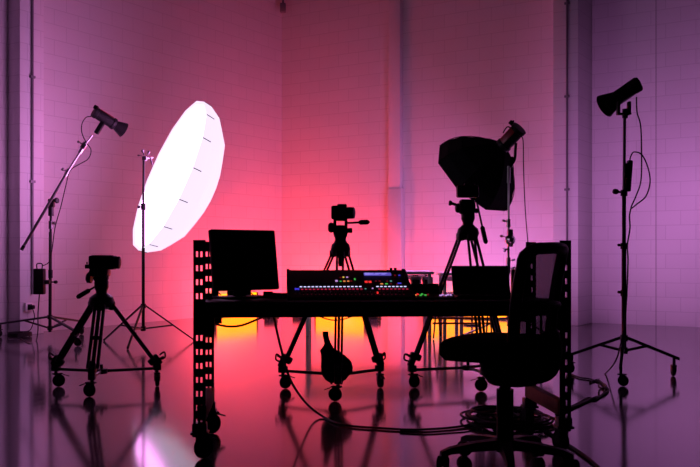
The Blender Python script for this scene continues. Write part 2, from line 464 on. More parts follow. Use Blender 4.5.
# ------------------------------------------------------------------ mixing console
q0 = on_desk(288.3, 0.20)
mix = thing('mixing_console', 'wide black digital mixing console with rows of lit buttons and faders', 'mixing console', q0, YAW)
W, DP, HB, HF = 0.650, 0.40, 0.146, 0.014
prof = [(0, 0), (DP, 0), (DP, HB), (DP - 0.035, HB), (0.20, 0.078), (0.0, HF)]     # (depth, height) side outline
b = MB(); b.loft([[(x, v, z) for v, z in prof] for x in (0.012, W - 0.012)]); b.build('body', 'console', mix, local=True)
for x0, x1 in ((-0.004, 0.012), (W - 0.012, W + 0.004)):
    b = MB(); b.loft([[(x, v - 0.006 if v < .1 else v, z + 0.006 if z > 0 else 0) for v, z in prof] for x in (x0, x1)]); b.build('side_cheek', 'plastic', mix, local=True)
def on_panel(px, py, lift=0.0):
    """where the view line through (px, py) meets the console's sloped panels, in its own frame"""
    o = Vector((0, 0, CH)); d = P(px, py, 1.0) - o
    Ri = Matrix.Rotation(-YAW, 3, 'Z'); o2 = Ri @ (o - q0); d2 = Ri @ d
    best = None
    for (v0, z0), (v1, z1) in (((0.0, HF), (0.20, 0.078)), ((0.20, 0.078), (DP - 0.035, HB))):
        n = Vector((0, -(z1 - z0), v1 - v0)).normalized(); p0 = Vector((0, v0, z0))
        tt = (p0 - o2).dot(n) / d2.dot(n); h = o2 + d2 * tt
        if v0 - 0.002 <= h.y <= v1 + 0.002: best = (h + n * lift, math.atan2(z1 - z0, v1 - v0))
    return best
def pbox(b, px, py, w, h, th=0.006):
    r = on_panel(px, py)
    if r is None: return b
    p, a = r
    return b.box(p, (w, h, th), Matrix.Rotation(a, 3, 'X'), bev=0.0012)
for i in range(16):
    pbox(MB(), 301.0 + i * 3.95, 287.0 - i * .02, 0.0135, 0.007).build('channel_button', 'led_white', mix, local=True)
    pbox(MB(), 302.2 + i * 3.95, 289.5 - i * .02, 0.0125, 0.005).build('mute_button', 'led_red', mix, local=True)
for i in range(8):
    pbox(MB(), 377.5 + i * 3.95, 286.7, 0.0135, 0.007).build('channel_button', 'led_white', mix, local=True)
    pbox(MB(), 379.5 + i * 3.95, 289.2, 0.0125, 0.005).build('mute_button', 'led_red', mix, local=True)
for i in range(26):
    px = 303.5 + i * 4.0
    if px > 405: break
    p, a = on_panel(px, 293.6); R = Matrix.Rotation(a, 3, 'X')
    MB().box(p, (0.004, 0.036, 0.002), R).build('fader_slot', 'slot_glow', mix, local=True)  # slot glows dim red in place of light spilling from the LEDs
    b = MB(); b.box(p + R @ Vector((0, -0.006 + 0.004 * ((i * 7) % 3), 0.006)), (0.011, 0.016, 0.014), R, bev=0.003)
    b.build('fader', 'fader', mix, local=True)
r = on_panel(377.5, 274.3); p, a = r; R = Matrix.Rotation(a, 3, 'X')
scr = MB().box(p, (0.150, 0.035, 0.006), R, bev=0.002).build('display', 'lcd', mix, local=True)
b = MB()
for i, (x, v, w_) in enumerate([(-.035, .008, .03), (.01, .008, .045), (.045, .008, .02), (-.035, 0, .02), (.0, 0, .03), (.035, 0, .025), (-.02, -.008, .05), (.03, -.008, .02)]):
    b.box(p + R @ Vector((x, v, 0.0034)), (w_, 0.004, 0.001), R)
b.build('display_text', 'lcd_text', scr, local=True)
b = MB(); b.box(p + R @ Vector((-.058, 0, 0.0034)), (.026, .026, .001), R); b.build('display_meter', 'lcd_text', scr, local=True)
for px in (366.2, 370.0):
    pbox(MB(), px, 282.0, 0.0155, 0.020).build('numeric_readout', 'led_hotred', mix, local=True)
for px, py, m, w_, h_ in [(336.5, 281, 'led_violet', .013, .017), (340.5, 277.6, 'led_dimred', .009, .007), (343.5, 277.3, 'led_yellow', .010, .009), (347.2, 277.3, 'led_violet', .011, .010),
                          (340.6, 281.4, 'led_green', .010, .009), (344.3, 281.3, 'led_orange', .012, .010), (348.2, 281.3, 'led_orange', .012, .010), (351.3, 281.2, 'led_dimred', .009, .010),
                          (354.8, 279.3, 'led_green', .008, .020), (376.0, 281.2, 'led_dimred', .008, .008), (379.6, 281.2, 'led_dimred', .010, .008), (387.2, 281.3, 'led_dimred', .009, .008),
                          (391.0, 281.2, 'led_teal', .010, .010), (381.8, 284.0, 'led_orange', .015, .011), (386.5, 284.0, 'led_green', .014, .012), (391.0, 284.0, 'led_dimred', .009, .007),
                          (399.5, 283.4, 'led_blue', .020, .012), (397.0, 284.4, 'led_dimred', .008, .008), (395.0, 275.4, 'led_dimred', .009, .012), (399.3, 275.4, 'led_blue', .010, .010),
                          (365.5, 288.9, 'led_teal', .009, .006), (372.6, 288.5, 'led_violet', .008, .010)]:
    pbox(MB(), px, py, w_, h_).build('control_button', m, mix, local=True)
# lit emblem, tan strips, glowing red corner
p, a = on_panel(297.0, 289.2); R = Matrix.Rotation(a, 3, 'X')
b = MB()
for s in (-1, 1): b.box(p + R @ Vector((0, 0, .001)), (0.006, 0.030, 0.004), R @ Matrix.Rotation(s * 0.75, 3, 'Z'))
b.build('cross_emblem', 'led_blue', mix, local=True)
for px in (295.6, 299.8):
    p, a = on_panel(px, 293.8); MB().box(p, (0.009, 0.024, 0.004), Matrix.Rotation(a, 3, 'X')).build('label_strip', 'tanstrip', mix, local=True)
p, a = on_panel(377.3, 292.9); MB().box(p, (0.018, 0.026, 0.005), Matrix.Rotation(a, 3, 'X') @ Matrix.Rotation(.5, 3, 'Z')).build('talkback_button', 'led_hotred', mix, local=True)
pbox(MB(), 318, 283.2, 0.15, 0.008, 0.003).build('meter_strip', 'screen', mix, local=True)
for px in (392.5, 396.8):
    pt = Vector(((px - 290) / 116 * W, DP - .03, HB)); MB().cyl(pt, pt + Vector((0, 0, 0.012)), 0.008).build('knob', 'plastic', mix, local=True)

# ------------------------------------------------------------------ small desk things
q = on_desk(425, 0.36)
t = thing('preview_screen', 'small black preview screen standing between the console and the laptop', 'screen', q, YAW)
til = Matrix.Rotation(math.radians(-14), 3, 'X')
MB().box(Vector((0, 0, 0.040)), (0.150, 0.022, 0.072), til, bev=0.004).build('housing', 'plastic', t, local=True)
MB().box(til @ Vector((0, -0.0115, 0)) + Vector((0, 0, 0.040)), (0.136, 0.002, 0.060), til).build('screen', 'screen', t, local=True)
MB().box((0, 0.03, 0.004), (0.10, 0.09, 0.008), bev=0.002).build('foot', 'plastic', t, local=True)
q = on_desk(432, 0.20)
t = thing('video_switcher', 'low black switcher panel with coloured lit buttons in front of the laptop', 'control panel', q, YAW)
b = MB(); prof = [(0, 0), (0.09, 0), (0.09, 0.026), (0.0, 0.010)]
b.loft([[(x, v, z) for v, z in prof] for x in (-0.095, 0.125)]); b.build('body', 'plastic', t, local=True)
a = math.atan2(0.016, 0.09); R = Matrix.Rotation(a, 3, 'X')
for x, v, m in [(-.078, .05, 'led_orange'), (-.064, .07, 'led_hotred'), (-.052, .045, 'led_green'), (-.04, .072, 'led_green'), (-.026, .05, 'led_green'), (-.012, .06, 'led_dimred'),
                (.052, .04, 'led_violet'), (.066, .055, 'led_violet'), (.080, .04, 'led_violet'), (.094, .055, 'led_violet'), (.108, .05, 'led_violet')]:
    MB().box(Vector((x, v, 0.010 + v * 0.178 + 0.002)), (0.011, 0.014, 0.005), R, bev=0.001).build('button', m, t, local=True)
q = on_desk(482, 0.40)
lap = thing('laptop', 'open black laptop facing the chair on the workbench', 'laptop', q, YAW + math.radians(-5))
til = Matrix.Rotation(math.radians(-34), 3, 'X')
b = MB().box((0, -0.10, 0.010), (0.312, 0.20, 0.016), bev=0.004); b.build('base', 'plastic', lap, local=True)
MB().box((0, -0.085, 0.019), (0.26, 0.095, 0.003)).build('keyboard', 'fader', lap, local=True)
MB().box((0, -0.165, 0.0185), (0.09, 0.055, 0.001)).build('touchpad', 'plastic', lap, local=True)
lid = MB().box(til @ Vector((0, 0, 0.094)) + Vector((0, 0, 0.014)), (0.312, 0.008, 0.186), til, bev=0.003).build('lid', 'plastic', lap, local=True)
MB().box(til @ Vector((0, -0.005, 0.096)) + Vector((0, 0, 0.014)), (0.292, 0.002, 0.165), til).build('screen', 'screen', lid, local=True)
q = on_desk(519, 0.50)
spk = thing('desk_speaker', 'small black speaker on the workbench behind the chair back', 'speaker', q, YAW - .2)
MB().box((0, 0, 0.075), (0.085, 0.10, 0.150), bev=0.006).build('cabinet', 'plastic', spk, local=True)
for z, r in ((0.05, 0.030), (0.115, 0.014)):
    MB().lathe((0, -0.049, z), (0, -1, 0), [(0, r), (0.003, r), (0.002, r * .8), (0.0015, .002)], 16).build('driver', 'rubber', spk, local=True)
q = on_desk(281, 0.32)
b = MB()
for k in range(4):
    b.tube([q + Vector((random.uniform(-.05, .05), random.uniform(-.05, .05), 0.006 + .007 * k)) if i % 2 else q + Vector((.055 * math.cos(i * 1.7 + k), .05 * math.sin(i * 1.7 + k), 0.008 + .007 * k)) for i in range(7)], 0.005)
single(b, 'cable_tangle', 'cable', 'tangled short black leads on the worktop between monitor and console', 'cables', q)

# ------------------------------------------------------------------ tripods, cameras, sandbag
def F(px, py): 
    g = G(px, py); return (g.x, g.y)
def pan_head(t, c, z, flip=1, cradle=True):
    """fluid head above the base: two side plates, drag knobs and a camera plate at height z + 0.10"""
    b = MB()
    if cradle:
        for s in (-1, 1): b.box((c.x + s * 0.040, c.y, z + 0.045), (0.022, 0.07, 0.10), bev=0.006)
        b.box((c.x, c.y, z + 0.002), (0.09, 0.07, 0.02), bev=0.004)
    else:
        b.lathe((c.x - .06, c.y, z + 0.05), (1, 0, 0), [(0, .045), (.01, .055), (.11, .055), (.12, .045)], 18)
        b.box((c.x, c.y, z + .01), (0.075, 0.075, .05), bev=.008)
    b.box((c.x, c.y, z + 0.098), (0.10, 0.11, 0.016), bev=0.004)
    h = b.build('fluid_head', 'metal', t)
    b = MB().lathe((c.x - .05 * flip, c.y, z + 0.042), (-flip, 0, 0), [(0, 0.034), (0.02, 0.038), (0.035, 0.030), (0.04, .018)], 14)
    b.build('drag_knob', 'plastic', h)
    b = MB().lathe((c.x + .05 * flip, c.y, z + 0.022), (flip, 0, 0), [(0, 0.017), (0.025, 0.019), (0.035, 0.016)], 12)
    b.build('tilt_lock', 'plastic', h)
def pan_handle(t, a, b_, grip=0.45, r=0.0075):
    a = Vector(a); b_ = Vector(b_); m = a.lerp(b_, 1 - grip); d = (b_ - a).normalized()
    o = MB().cyl(a, b_, r).build('pan_handle', 'metal', t)
    L = (b_ - m).length
    MB().lathe(m, d, [(0, .010), (.012, .0175), (L - .012, .0175), (L, .010)], 12).build('grip', 'rubber', o)

# left: low, with a camcorder
z = 6.65; c = P(101.5, 300, z); hub = P(0, 296, z).z - .035
tl = tripod('low black tripod at left on a rolling dolly under the boxy camcorder', c.x, z, [F(56, 387), F(92, 397), F(157, 386)], hub, .095)
b0 = P(101, 283, z)
MB().ball(P(101, 277.5, z), .058, (1.0, .9, .8)).box(P(100, 272.5, z), (.14, .12, .06), bev=.02).build('fluid_head', 'metal', tl)
MB().lathe(P(92, 278, z) + Vector((0, 0, 0)), (-1, 0, .15), [(0, .04), (.03, .042), (.04, .028)], 14).build('drag_knob', 'plastic', tl)
pan_handle(tl, P(98, 285, z), P(77, 297.5, z - .12), .6)
cc = P(103, 262.5, z); cam1 = thing('camcorder', 'boxy black camcorder with a top handle on the low tripod at left', 'video camera', P(103, 269.5, z), 0)
b = MB().box(cc, (.185, .12, .102), bev=.012); b.build('body', 'plastic', cam1)
b = MB().tube([P(92, 258, z), P(92, 255.8, z), P(95, 255.8, z), P(110, 255.8, z), P(113, 255.8, z), P(113, 258, z)], .006, sub=1); b.build('top_handle', 'plastic', cam1)
MB().lathe(P(112, 262.3, z), (1, 0, -.05), [(0, .038), (.03, .045), (.055, .046), (.06, .036)], 16).build('lens', 'plastic', cam1)
MB().box(P(87.5, 266.5, z), (.03, .04, .03), bev=.004).cyl(P(87, 264, z), P(87, 262, z), .005).build('viewfinder', 'plastic', cam1)

# middle: tall, with a stills camera
z = 6.45; c = P(340.5, 300, z); hub = P(0, 245.5, z).z - .02
tm = tripod('tall black tripod behind the workbench left of centre carrying a small camera', c.x, z, [F(283, 389), F(338, 401.5), F(379.5, 387.5)], hub, .072, .0085)
zz = P(0, 233.5, z).z
pan_head(tm, Vector((c.x, z, 0)), zz)
MB().cyl((c.x, z, hub - .02), (c.x, z, hub - .13), .016).build('centre_spindle', 'metal', tm)
pan_handle(tm, P(347, 223, z), P(369, 222, z - .1), .45)
cam2 = thing('stills_camera', 'small black camera with a stubby lens on the tall middle tripod', 'camera', Vector((P(342, 0, z).x, z, zz + .107)), 0)
b = MB().box(P(338.5, 212.5, z), (.105, .075, .098), bev=.012).box(P(342, 206.2, z), (.07, .06, .03), bev=.008); b.build('body', 'plastic', cam2)
MB().lathe(P(345, 213, z), (1, -.25, 0), [(0, .042), (.03, .043), (.066, .041), (.07, .03)], 18).build('lens', 'plastic', cam2)
MB().box(P(339, 219.6, z), (.06, .05, .012), bev=.003).build('quick_release', 'metal', cam2)

# right: tallest, behind the laptop
z = 6.85; c = P(468, 300, z); hub = P(0, 227.5, z).z - .035
tr = tripod('tall black tripod behind the laptop with its pan handle hanging down', c.x, z, [F(412, 388), F(484, 391.5), F(504, 379)], hub, .085, .0105)
zz = P(0, 213, z).z
pan_head(tr, Vector((P(467, 0, z).x, z, 0)), zz - .005, 1, False)
MB().cyl(P(460, 206, z), P(450.5, 203, z), .011).lathe(P(452, 203.2, z), (-1, 0, .1), [(0, .014), (.012, .021), (.024, .018)], 12).build('pan_lock', 'plastic', tr)
pan_handle(tr, P(477, 203, z), P(486, 243.5, z - .1), .42)
cam3 = thing('stills_camera', 'black camera on the tripod in front of the black softbox', 'camera', Vector((P(468, 0, z).x, z, zz + .102)), 0)
MB().box(P(467.5, 191.5, z), (.165, .085, .092), bev=.012).build('body', 'plastic', cam3)
MB().box(P(469, 184.6, z), (.075, .06, .02), bev=.006).build('viewfinder_hump', 'plastic', cam3)
MB().lathe(P(470, 192, z) + Vector((0, .03, 0)), (.1, 1, 0), [(0, .038), (.06, .04), (.07, .03)], 16).build('lens', 'plastic', cam3)

# sandbag hung on the middle tripod
z = 6.22
bag = thing('sandbag', 'plump black weight bag hung in front of the middle tripod leg', 'sandbag', P(337, 383, z))
rows = [(343.5, 327.5, 3.0), (347, 327, 4.5), (350, 328.5, 8.5), (355, 333, 12.0), (361, 336, 15), (367, 336.5, 15.8), (372, 336.5, 15.2), (376, 336, 12.8), (379.5, 335.5, 10), (382, 335, 6)]
rings = []
for (py, cx, hw) in rows:
    cpt = P(cx, py, z - .01); rr = hw / FX * z
    rings.append([cpt + Vector((math.cos(t_ * math.pi / 9) * rr * (1 + .05 * math.sin(3 * t_ + py)), -.01 + math.sin(t_ * math.pi / 9) * min(rr, .07) * .8, 0)) for t_ in range(18)])
bb = MB().loft(rings); bb.build('bag', 'fabric', bag, angle=80)
b = MB()
rings = []
for (py, cx, hw) in [(331.5, 325.5, 2.8), (333, 325.3, 2.9), (338, 326, 2.8), (343, 327.6, 3.2), (349, 330, 4)]:
    cpt = P(cx, py, z - .01); rr = hw / FX * z
    rings.append([cpt + Vector((sx * rr, sy * .012, 0)) for sx, sy in ((-1, -1), (1, -1), (1, 1), (-1, 1))])
b.loft(rings); b.build('strap', 'fabric', bag)
for cx in (331.5, 341.5):
    b = MB(); cpt = P(cx, 379, z)
    b.loft([[cpt + Vector((sx * .03, sy * .03, .045)) for sx, sy in ((-1, -1), (1, -1), (1, 1), (-1, 1))], [cpt + Vector((sx * .006, sy * .012, -.035)) for sx, sy in ((-1, -1), (1, -1), (1, 1), (-1, 1))]])
    b.build('corner_tab', 'fabric', bag)
MB().box(P(333, 353.5, z - .075), (.02, .006, .014), bev=.002).build('buckle', 'steel', bag)

# ------------------------------------------------------------------ light stands
def stand_base(t, cx, cy, feet, zc_, zl, r=.012, rpole=.016, cast=True, brace=.5):
    """splayed stand legs: from the collar at height zc_ out to the feet, with struts to a lower collar at zl"""
    c = Vector((cx, cy, 0))
    fh = 0.16 if cast else 0.014
    for f in feet:
        f = Vector((f[0], f[1], fh)); d = Vector((f.x - cx, f.y - cy, 0)).normalized(); sd = Vector((-d.y, d.x, 0))
        a = c + d * .03 + Vector((0, 0, zc_))
        b = MB()
        e = f + (f - a).normalized() * (.05 if cast else 0)
        b.loft([[a + sd * s * .011 + Vector((0, 0, h * r)) for s, h in ((-1, -1), (1, -1), (1, 1), (-1, 1))], [e + sd * s * .011 + Vector((0, 0, h * r)) for s, h in ((-1, -1), (1, -1), (1, 1), (-1, 1))]])
        lg = b.build('leg', 'metal', t)
        m = a.lerp(f, brace)
        MB().cyl(c + d * .02 + Vector((0, 0, zl)), m, r * .95, n=8).build('strut', 'metal', lg)
        if cast: caster(t, f.x, f.y, fh, .042, ang=math.atan2(d.y, d.x) + 1.2, brake=False)
        else: MB().ball(f, .0138).build('foot_cap', 'rubber', lg)
    for zz_, nm in ((zc_, 'upper_collar'), (zl, 'lower_collar')):
        MB().cyl(c + Vector((0, 0, zz_ - .025)), c + Vector((0, 0, zz_ + .025)), rpole + .014, n=14).build(nm, 'metal', t)
def knob(b, p, d, r=.018, L=.05):
    p = Vector(p); d = Vector(d).normalized()
    b.cyl(p, p + d * L * .6, r * .4, n=8); b.lathe(p + d * L * .5, d, [(0, r * .7), (L * .15, r), (L * .4, r), (L * .5, r * .7)], 10)

# --- boom stand at left
z = 10.6; cx = P(50, 0, z).x
bs = thing('boom_stand', 'rolling stand at far left with a slanted chrome boom arm', 'light stand', (cx, z, 0))
stand_base(bs, cx, z, [(G(-4, 338).x, 10.85), (G(74, 347).x, 9.75), (-3.33, 11.2)], P(0, 317, z).z, P(0, 328, z).z)
MB().cyl((cx, z, P(0, 332, z).z), P(50.5, 232, z), .019).build('lower_pole', 'metal', bs)
MB().cyl(P(50.3, 270, z), P(51, 208, z), .015).build('riser_pole', 'metal', bs)
b = MB().cyl(P(50.5, 270, z), P(50.5, 278, z), .026); knob(b, P(51, 282, z), (1, -.2, 0), .02, .08); b.build('riser_clamp', 'plastic', bs)
b = MB().cyl(P(50.8, 229, z), P(50.8, 221, z), .026); knob(b, P(51, 223, z), (1, -.2, 0), .02, .06); b.build('upper_clamp', 'steel', bs)
b = MB().cyl(P(51, 216, z), P(51, 206, z), .033).box(P(51.5, 203, z), (.07, .07, .10), bev=.012); knob(b, P(53, 201, z), (.9, -.3, .1), .035, .07); b.build('boom_pivot', 'metal', bs)
zb = z - .07
b1 = MB().cyl(P(22, 249, zb), P(68, 171, zb), .017).build('boom_arm', 'steel', bs)
MB().cyl(P(21.4, 250, zb), P(24, 245.6, zb), .021).build('end_cap', 'rubber', b1)
MB().cyl(P(66, 174.5, zb), P(84, 146, zb), .014).build('boom_extension', 'chrome', bs)
b = MB().cyl(P(65, 176, zb), P(69, 169, zb), .026); knob(b, P(66.5, 171, zb), (-1, -.2, .5), .02, .06); b.build('boom_lock', 'chrome', bs)
b = MB().cyl(P(79.5, 153, zb), P(86, 142, zb), .026); b.box(P(84, 146, zb), (.06, .05, .07), Matrix.Rotation(.55, 3, 'Y'), bev=.01); knob(b, P(82, 144, zb), (-1, -.1, .6), .016, .06); b.build('grip_head', 'chrome', bs)
MB().cyl(P(84, 146, zb), P(92.5, 135, zb), .010).build('spigot', 'chrome', bs)

def monolight(name, label, back, front, refl_len, refl_r0, refl_r1, r, cat='studio light', red=True, up=Vector((0, 0, 1))):
    back = Vector(back); front = Vector(front); d = (front - back).normalized(); L = (front - back).length
    t = thing(name, label, cat, back.lerp(front, .5))
    MB().lathe(back, d, [(0, r * .85), (.008, r), (L * .97, r), (L, r * .85)], 20).build('housing', 'plastic', t)
    MB().lathe(back - d * .012, d, [(0, r * .8), (.004, r * 1.10), (.045, r * 1.10), (.05, r)], 20).build('rear_panel', 'plastic', t)
    s = up - d * up.dot(d); s.normalize()
    R = Matrix((d, d.cross(s) * -1, s)).transposed()
    if red:
        MB().box(back + d * L * .52 + s * r * .72, (L * .72, r * 1.0, r * .62), R, bev=.006).build('side_panel', 'redbody', t)['label'] = 'dark red panel'
    b = MB().lathe(front - d * .01, d, [(0, r * 1.12), (.03, r * 1.12), (.035, r)], 20); b.build('mount_ring', 'metal', t)
    if refl_len:
        n = 22
        b = MB().lathe(front + d * .02, d, [(0, refl_r0), (refl_len, refl_r1), (refl_len - .004, refl_r1 - .004), (.01, refl_r0 - .006)], n)
        b.build('reflector', 'metal', t)
    return t, d, s
z = 10.55
lt, d, s = monolight('studio_light', 'dark studio light with a red-black body on the boom arm', P(94.5, 112, z - .12), P(113, 123.5, z + .02), .13, .050, .092, .062)
b = MB().box(P(99.5, 128, z - .06), (.055, .05, .155), Matrix.Rotation(math.radians(32), 3, 'Y'), bev=.01); b.build('yoke_grip', 'plastic', lt)
MB().box(P(96, 107.5, z - .12), (.05, .05, .05), Matrix.Rotation(.5, 3, 'Y'), bev=.01).build('carry_handle', 'plastic', lt)
single(MB().tube([P(91, 116.5, z - .2), P(86, 117.5, z - .2), P(82, 124, z - .2), P(82, 133, z - .2), P(86, 142, z - .17), P(91, 150, z - .15), P(88, 159, z - .15), P(78, 165, z - .15), P(70, 171, z - .12), P(66, 185, z - .1), P(61, 206, z - .1), P(55, 228, z - .08), P(52, 250, z - .05), P(49, 262, z - .04), P(42, 266, z - .06)], .006),
       'light_cable', 'cable', 'thin black lead looping from the boom light down along its stand', 'cable', P(50, 262, z))
# control box and its leads
t = thing('power_pack', 'black power pack clamped to the pole of the boom stand', 'power pack', P(40, 294.5, z - .08))
MB().box(P(39.5, 281.5, z - .04), (.125, .09, .30), bev=.012).build('casing', 'plastic', t)
MB().tube([P(37, 269, z - .04), P(37, 264, z - .04), P(42, 264, z - .04), P(42, 269, z - .04)], .007).build('handle', 'plastic', t)
MB().box(P(46.5, 282, z - .03), (.08, .05, .05), bev=.01).build('clamp', 'metal', t)
single(MB().tube([P(39.5, 294, z - .04), P(39, 300, z - .04), P(38, 315, z - .04), P(38, 330, z - .12), G(36, 341), G(30, 344), G(24, 341), G(21, 338.5)], .007), 'pack_cable', 'cable', 'thin cable hanging from the power pack to the floor at far left', 'cable', G(24, 341))
b = MB()
ctr = G(18, 337.5)
b.tube([ctr + Vector((.13 * math.cos(i * .7) * (1 + .2 * math.sin(i * 2.1)), .17 * math.sin(i * .7) + .02, .012 + .0011 * i)) for i in range(46)], .007, sub=4)
single(b, 'cable_coil', 'cable', 'coiled dark cable lying by the left wall behind the boom stand leg', 'cable', ctr)

# wall outlet at left
uo = solve(27.5, CORNER, T_L, N_L, dL); po = CORNER + T_L * uo + N_L * (dL + .02); po.z = 1 - (307 - HZ) / FX * po.y
RL = Matrix.Rotation(math.atan2(T_L.y, T_L.x), 3, 'Z')
t = thing('wall_outlet', 'pale power outlet box low on the left wall pier', 'outlet', po)
MB().box(po, (.115, .04, .11), RL, bev=.006).build('box', 'ivory', t)
MB().box(po + N_L * .022, (.06, .006, .07), RL, bev=.002).build('socket', 'plastic', t)
b = MB().box(po + N_L * .05 + T_L * -.015, (.05, .06, .05), RL, bev=.012).build('plug', 'plastic', t)
pf = G(20, 339)
single(MB().tube([po + N_L * .075 + Vector((0, 0, -.02)), po + N_L * .11 + Vector((0, 0, -.12)), po + N_L * .10 - T_L * -.05 + Vector((0, 0, -.27)), Vector(((po.x + ctr.x) / 2, (po.y + ctr.y) / 2, .05)), ctr + Vector((.08, .10, .03))], .006), 'outlet_lead', 'cable', 'thin lead running from the left wall outlet down to the coiled cable', 'cable', ctr)

# --- stand of the big round diffuser
z = 10.06; cx = P(143.3, 0, z).x
ds = thing('light_stand', 'slim black stand holding the big glowing diffuser by its edge', 'light stand', (cx, z, 0))
stand_base(ds, cx, z, [(G(103, 341.5).x, 10.34), (G(193, 341.5).x, 10.34), (cx - .02, z - .62)], P(0, 306, z).z, P(0, 328.5, z).z, r=.0095, cast=False, brace=.56)
MB().cyl((cx, z, P(0, 331, z).z), P(143.3, 205, z), .018).build('lower_pole', 'metal', ds)
MB().cyl(P(143.3, 206, z), P(143.8, 157, z), .013).build('riser_pole', 'metal', ds)
b = MB().cyl(P(143.3, 210, z), P(143.3, 203.5, z), .028); knob(b, P(143, 207, z), (-1, -.2, 0), .017, .06); b.build('pole_clamp', 'plastic', ds)
b = MB().box(P(144.5, 158.5, z), (.05, .05, .05), bev=.01).cyl(P(144, 158.5, z), P(152.5, 157.5, z + .82), .012).cyl(P(150, 157, z), P(152.5, 165, z), .009)
knob(b, P(144, 155, z), (-.3, -.2, 1), .016, .06); knob(b, P(147, 156, z), (.5, -.1, 1), .014, .06); knob(b, P(142, 156, z), (-1, -.1, .15), .01, .05); b.build('clamp_head', 'steel', ds)

# --- big diffuser; its cloth glows in place of the boom light's beam
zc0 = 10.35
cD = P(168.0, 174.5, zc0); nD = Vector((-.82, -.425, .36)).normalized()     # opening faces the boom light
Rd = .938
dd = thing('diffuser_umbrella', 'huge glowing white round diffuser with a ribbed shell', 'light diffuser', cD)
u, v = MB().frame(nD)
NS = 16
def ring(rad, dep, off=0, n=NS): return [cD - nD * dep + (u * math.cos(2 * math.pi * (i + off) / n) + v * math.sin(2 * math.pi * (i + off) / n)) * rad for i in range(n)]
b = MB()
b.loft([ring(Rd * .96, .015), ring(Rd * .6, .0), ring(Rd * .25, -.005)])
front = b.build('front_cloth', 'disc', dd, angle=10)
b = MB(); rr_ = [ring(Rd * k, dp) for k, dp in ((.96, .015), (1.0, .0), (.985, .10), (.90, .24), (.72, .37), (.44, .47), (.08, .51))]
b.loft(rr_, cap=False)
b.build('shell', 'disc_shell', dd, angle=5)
for i in range(NS):
    b = MB(); an = 2 * math.pi * i / NS; e = u * math.cos(an) + v * math.sin(an)
    b.tube([cD + e * Rd * k - nD * (dp + .004) for k, dp in ((1.0, .0), (.993, .05), (.985, .10))], .005, n=5, sub=2)
    b.build('rib', 'steel', dd)
MB().lathe(cD - nD * .49, -nD, [(0, .06), (.05, .06), (.07, .03)], 14).build('hub', 'metal', dd)

# --- C-stand with black octagonal softbox at right
z = 11.2; cx = P(508.3, 0, z).x
cs = thing('c_stand', 'chrome grip stand with stacked clamps holding up the black softbox', 'light stand', (cx, z, 0))
for i, (fx, fy) in enumerate([(463, 336.5), (548, 335.5), (520, 341)]):
    g = G(fx, fy); h = .20 + .05 * i
    a = Vector((cx, z, h)); dv = Vector((g.x - cx, g.y - z, 0)); k = a + dv * .22
    b = MB().tube([a, k, a + dv * .42 + Vector((0, 0, -h * .3)), Vector((g.x, g.y, .015))], .0125, sub=5); lg = b.build('leg', 'chrome', cs)
    MB().ball((g.x, g.y, .0165), .0165).build('foot_cap', 'rubber', lg)
    MB().cyl((cx, z, h - .022), (cx, z, h + .022), .028).build('leg_collar', 'chrome', cs)
MB().cyl((cx, z, .10), P(508.3, 262, z), .0175).build('lower_pole', 'chrome', cs)
MB().cyl(P(508.3, 263, z), P(508.6, 222, z), .0155).build('middle_pole', 'chrome', cs)
MB().cyl(P(508.6, 223, z), P(508.6, 182, z), .013).build('upper_pole', 'chrome', cs)
MB().cyl(P(508.6, 183, z), P(508.8, 166, z), .022).build('spigot_sleeve', 'chrome', cs)
for py, hgt, dirx in ((223, 8, -1), (262, 9, 1), (270, 7, 1)):
    b = MB().cyl(P(508.4, py + hgt / 2, z), P(508.4, py - hgt / 2, z), .028); knob(b, P(508.4, py - 1, z), (dirx, -.3, .25), .015, .085); b.build('riser_clamp', 'chrome', cs)
b = MB().lathe(P(509.3, 240, z) + Vector((-.01, -.05, 0)), (.15, -1, 0), [(0, .05), (.02, .064), (.05, .064), (.06, .05), (.09, .03)], 16)
b.box(P(509.5, 238, z) + Vector((0, -.04, 0)), (.07, .07, .22), bev=.015); knob(b, P(506, 237, z), (-1, -.2, .2), .016, .08); knob(b, P(507, 249, z), (-.6, -.4, -.2), .028, .06); b.build('grip_head', 'chrome', cs)
b = MB().box(P(511.5, 160, z), (.05, .05, .08), bev=.01).tube([P(509, 168, z), P(514.5, 160, z), P(515.5, 150, z), P(516, 143, z)], .018, sub=4); b.build('tilt_bracket', 'metal', cs)

ax = Vector((-.577, .5, -.645)).normalized()
apx = P(502.5, 146.5, 11.36)
ob = thing('octagonal_softbox', 'black eight-sided softbox seen from behind on the chrome grip stand', 'softbox', apx)
uo_, vo_ = MB().frame(ax)
def oring(rad, dep, n=8, off=.5): return [apx + ax * dep + (uo_ * math.cos(2 * math.pi * (i + off) / n) + vo_ * math.sin(2 * math.pi * (i + off) / n)) * rad for i in range(n)]
RO = .60
b = MB(); b.loft([oring(.075, .0), oring(RO * .48, .12), oring(RO * .78, .28), oring(RO * .94, .44), oring(RO, .58), oring(RO * .985, .60)], cap=False)
b.build('shell', 'softcloth', ob, angle=12)
b = MB(); b.loft([oring(RO * .96, .565), oring(RO * .5, .58), oring(RO * .1, .585)]); b.build('front_cloth', 'octa_front', ob)  # unseen front; its glow is added to light the back wall
for i in range(8):
    an = 2 * math.pi * (i + .5) / 8; e = uo_ * math.cos(an) + vo_ * math.sin(an)
    MB().tube([apx + ax * dp + e * (rd + .004) for rd, dp in ((.075, 0), (RO * .48, .12), (RO * .78, .28), (RO * .94, .44), (RO, .58))], .006, n=5, sub=2).build('rib', 'fabric', ob)
MB().lathe(apx - ax * .02, ax, [(0, .085), (.03, .095), (.05, .08)], 18).build('speed_ring', 'metal', ob)
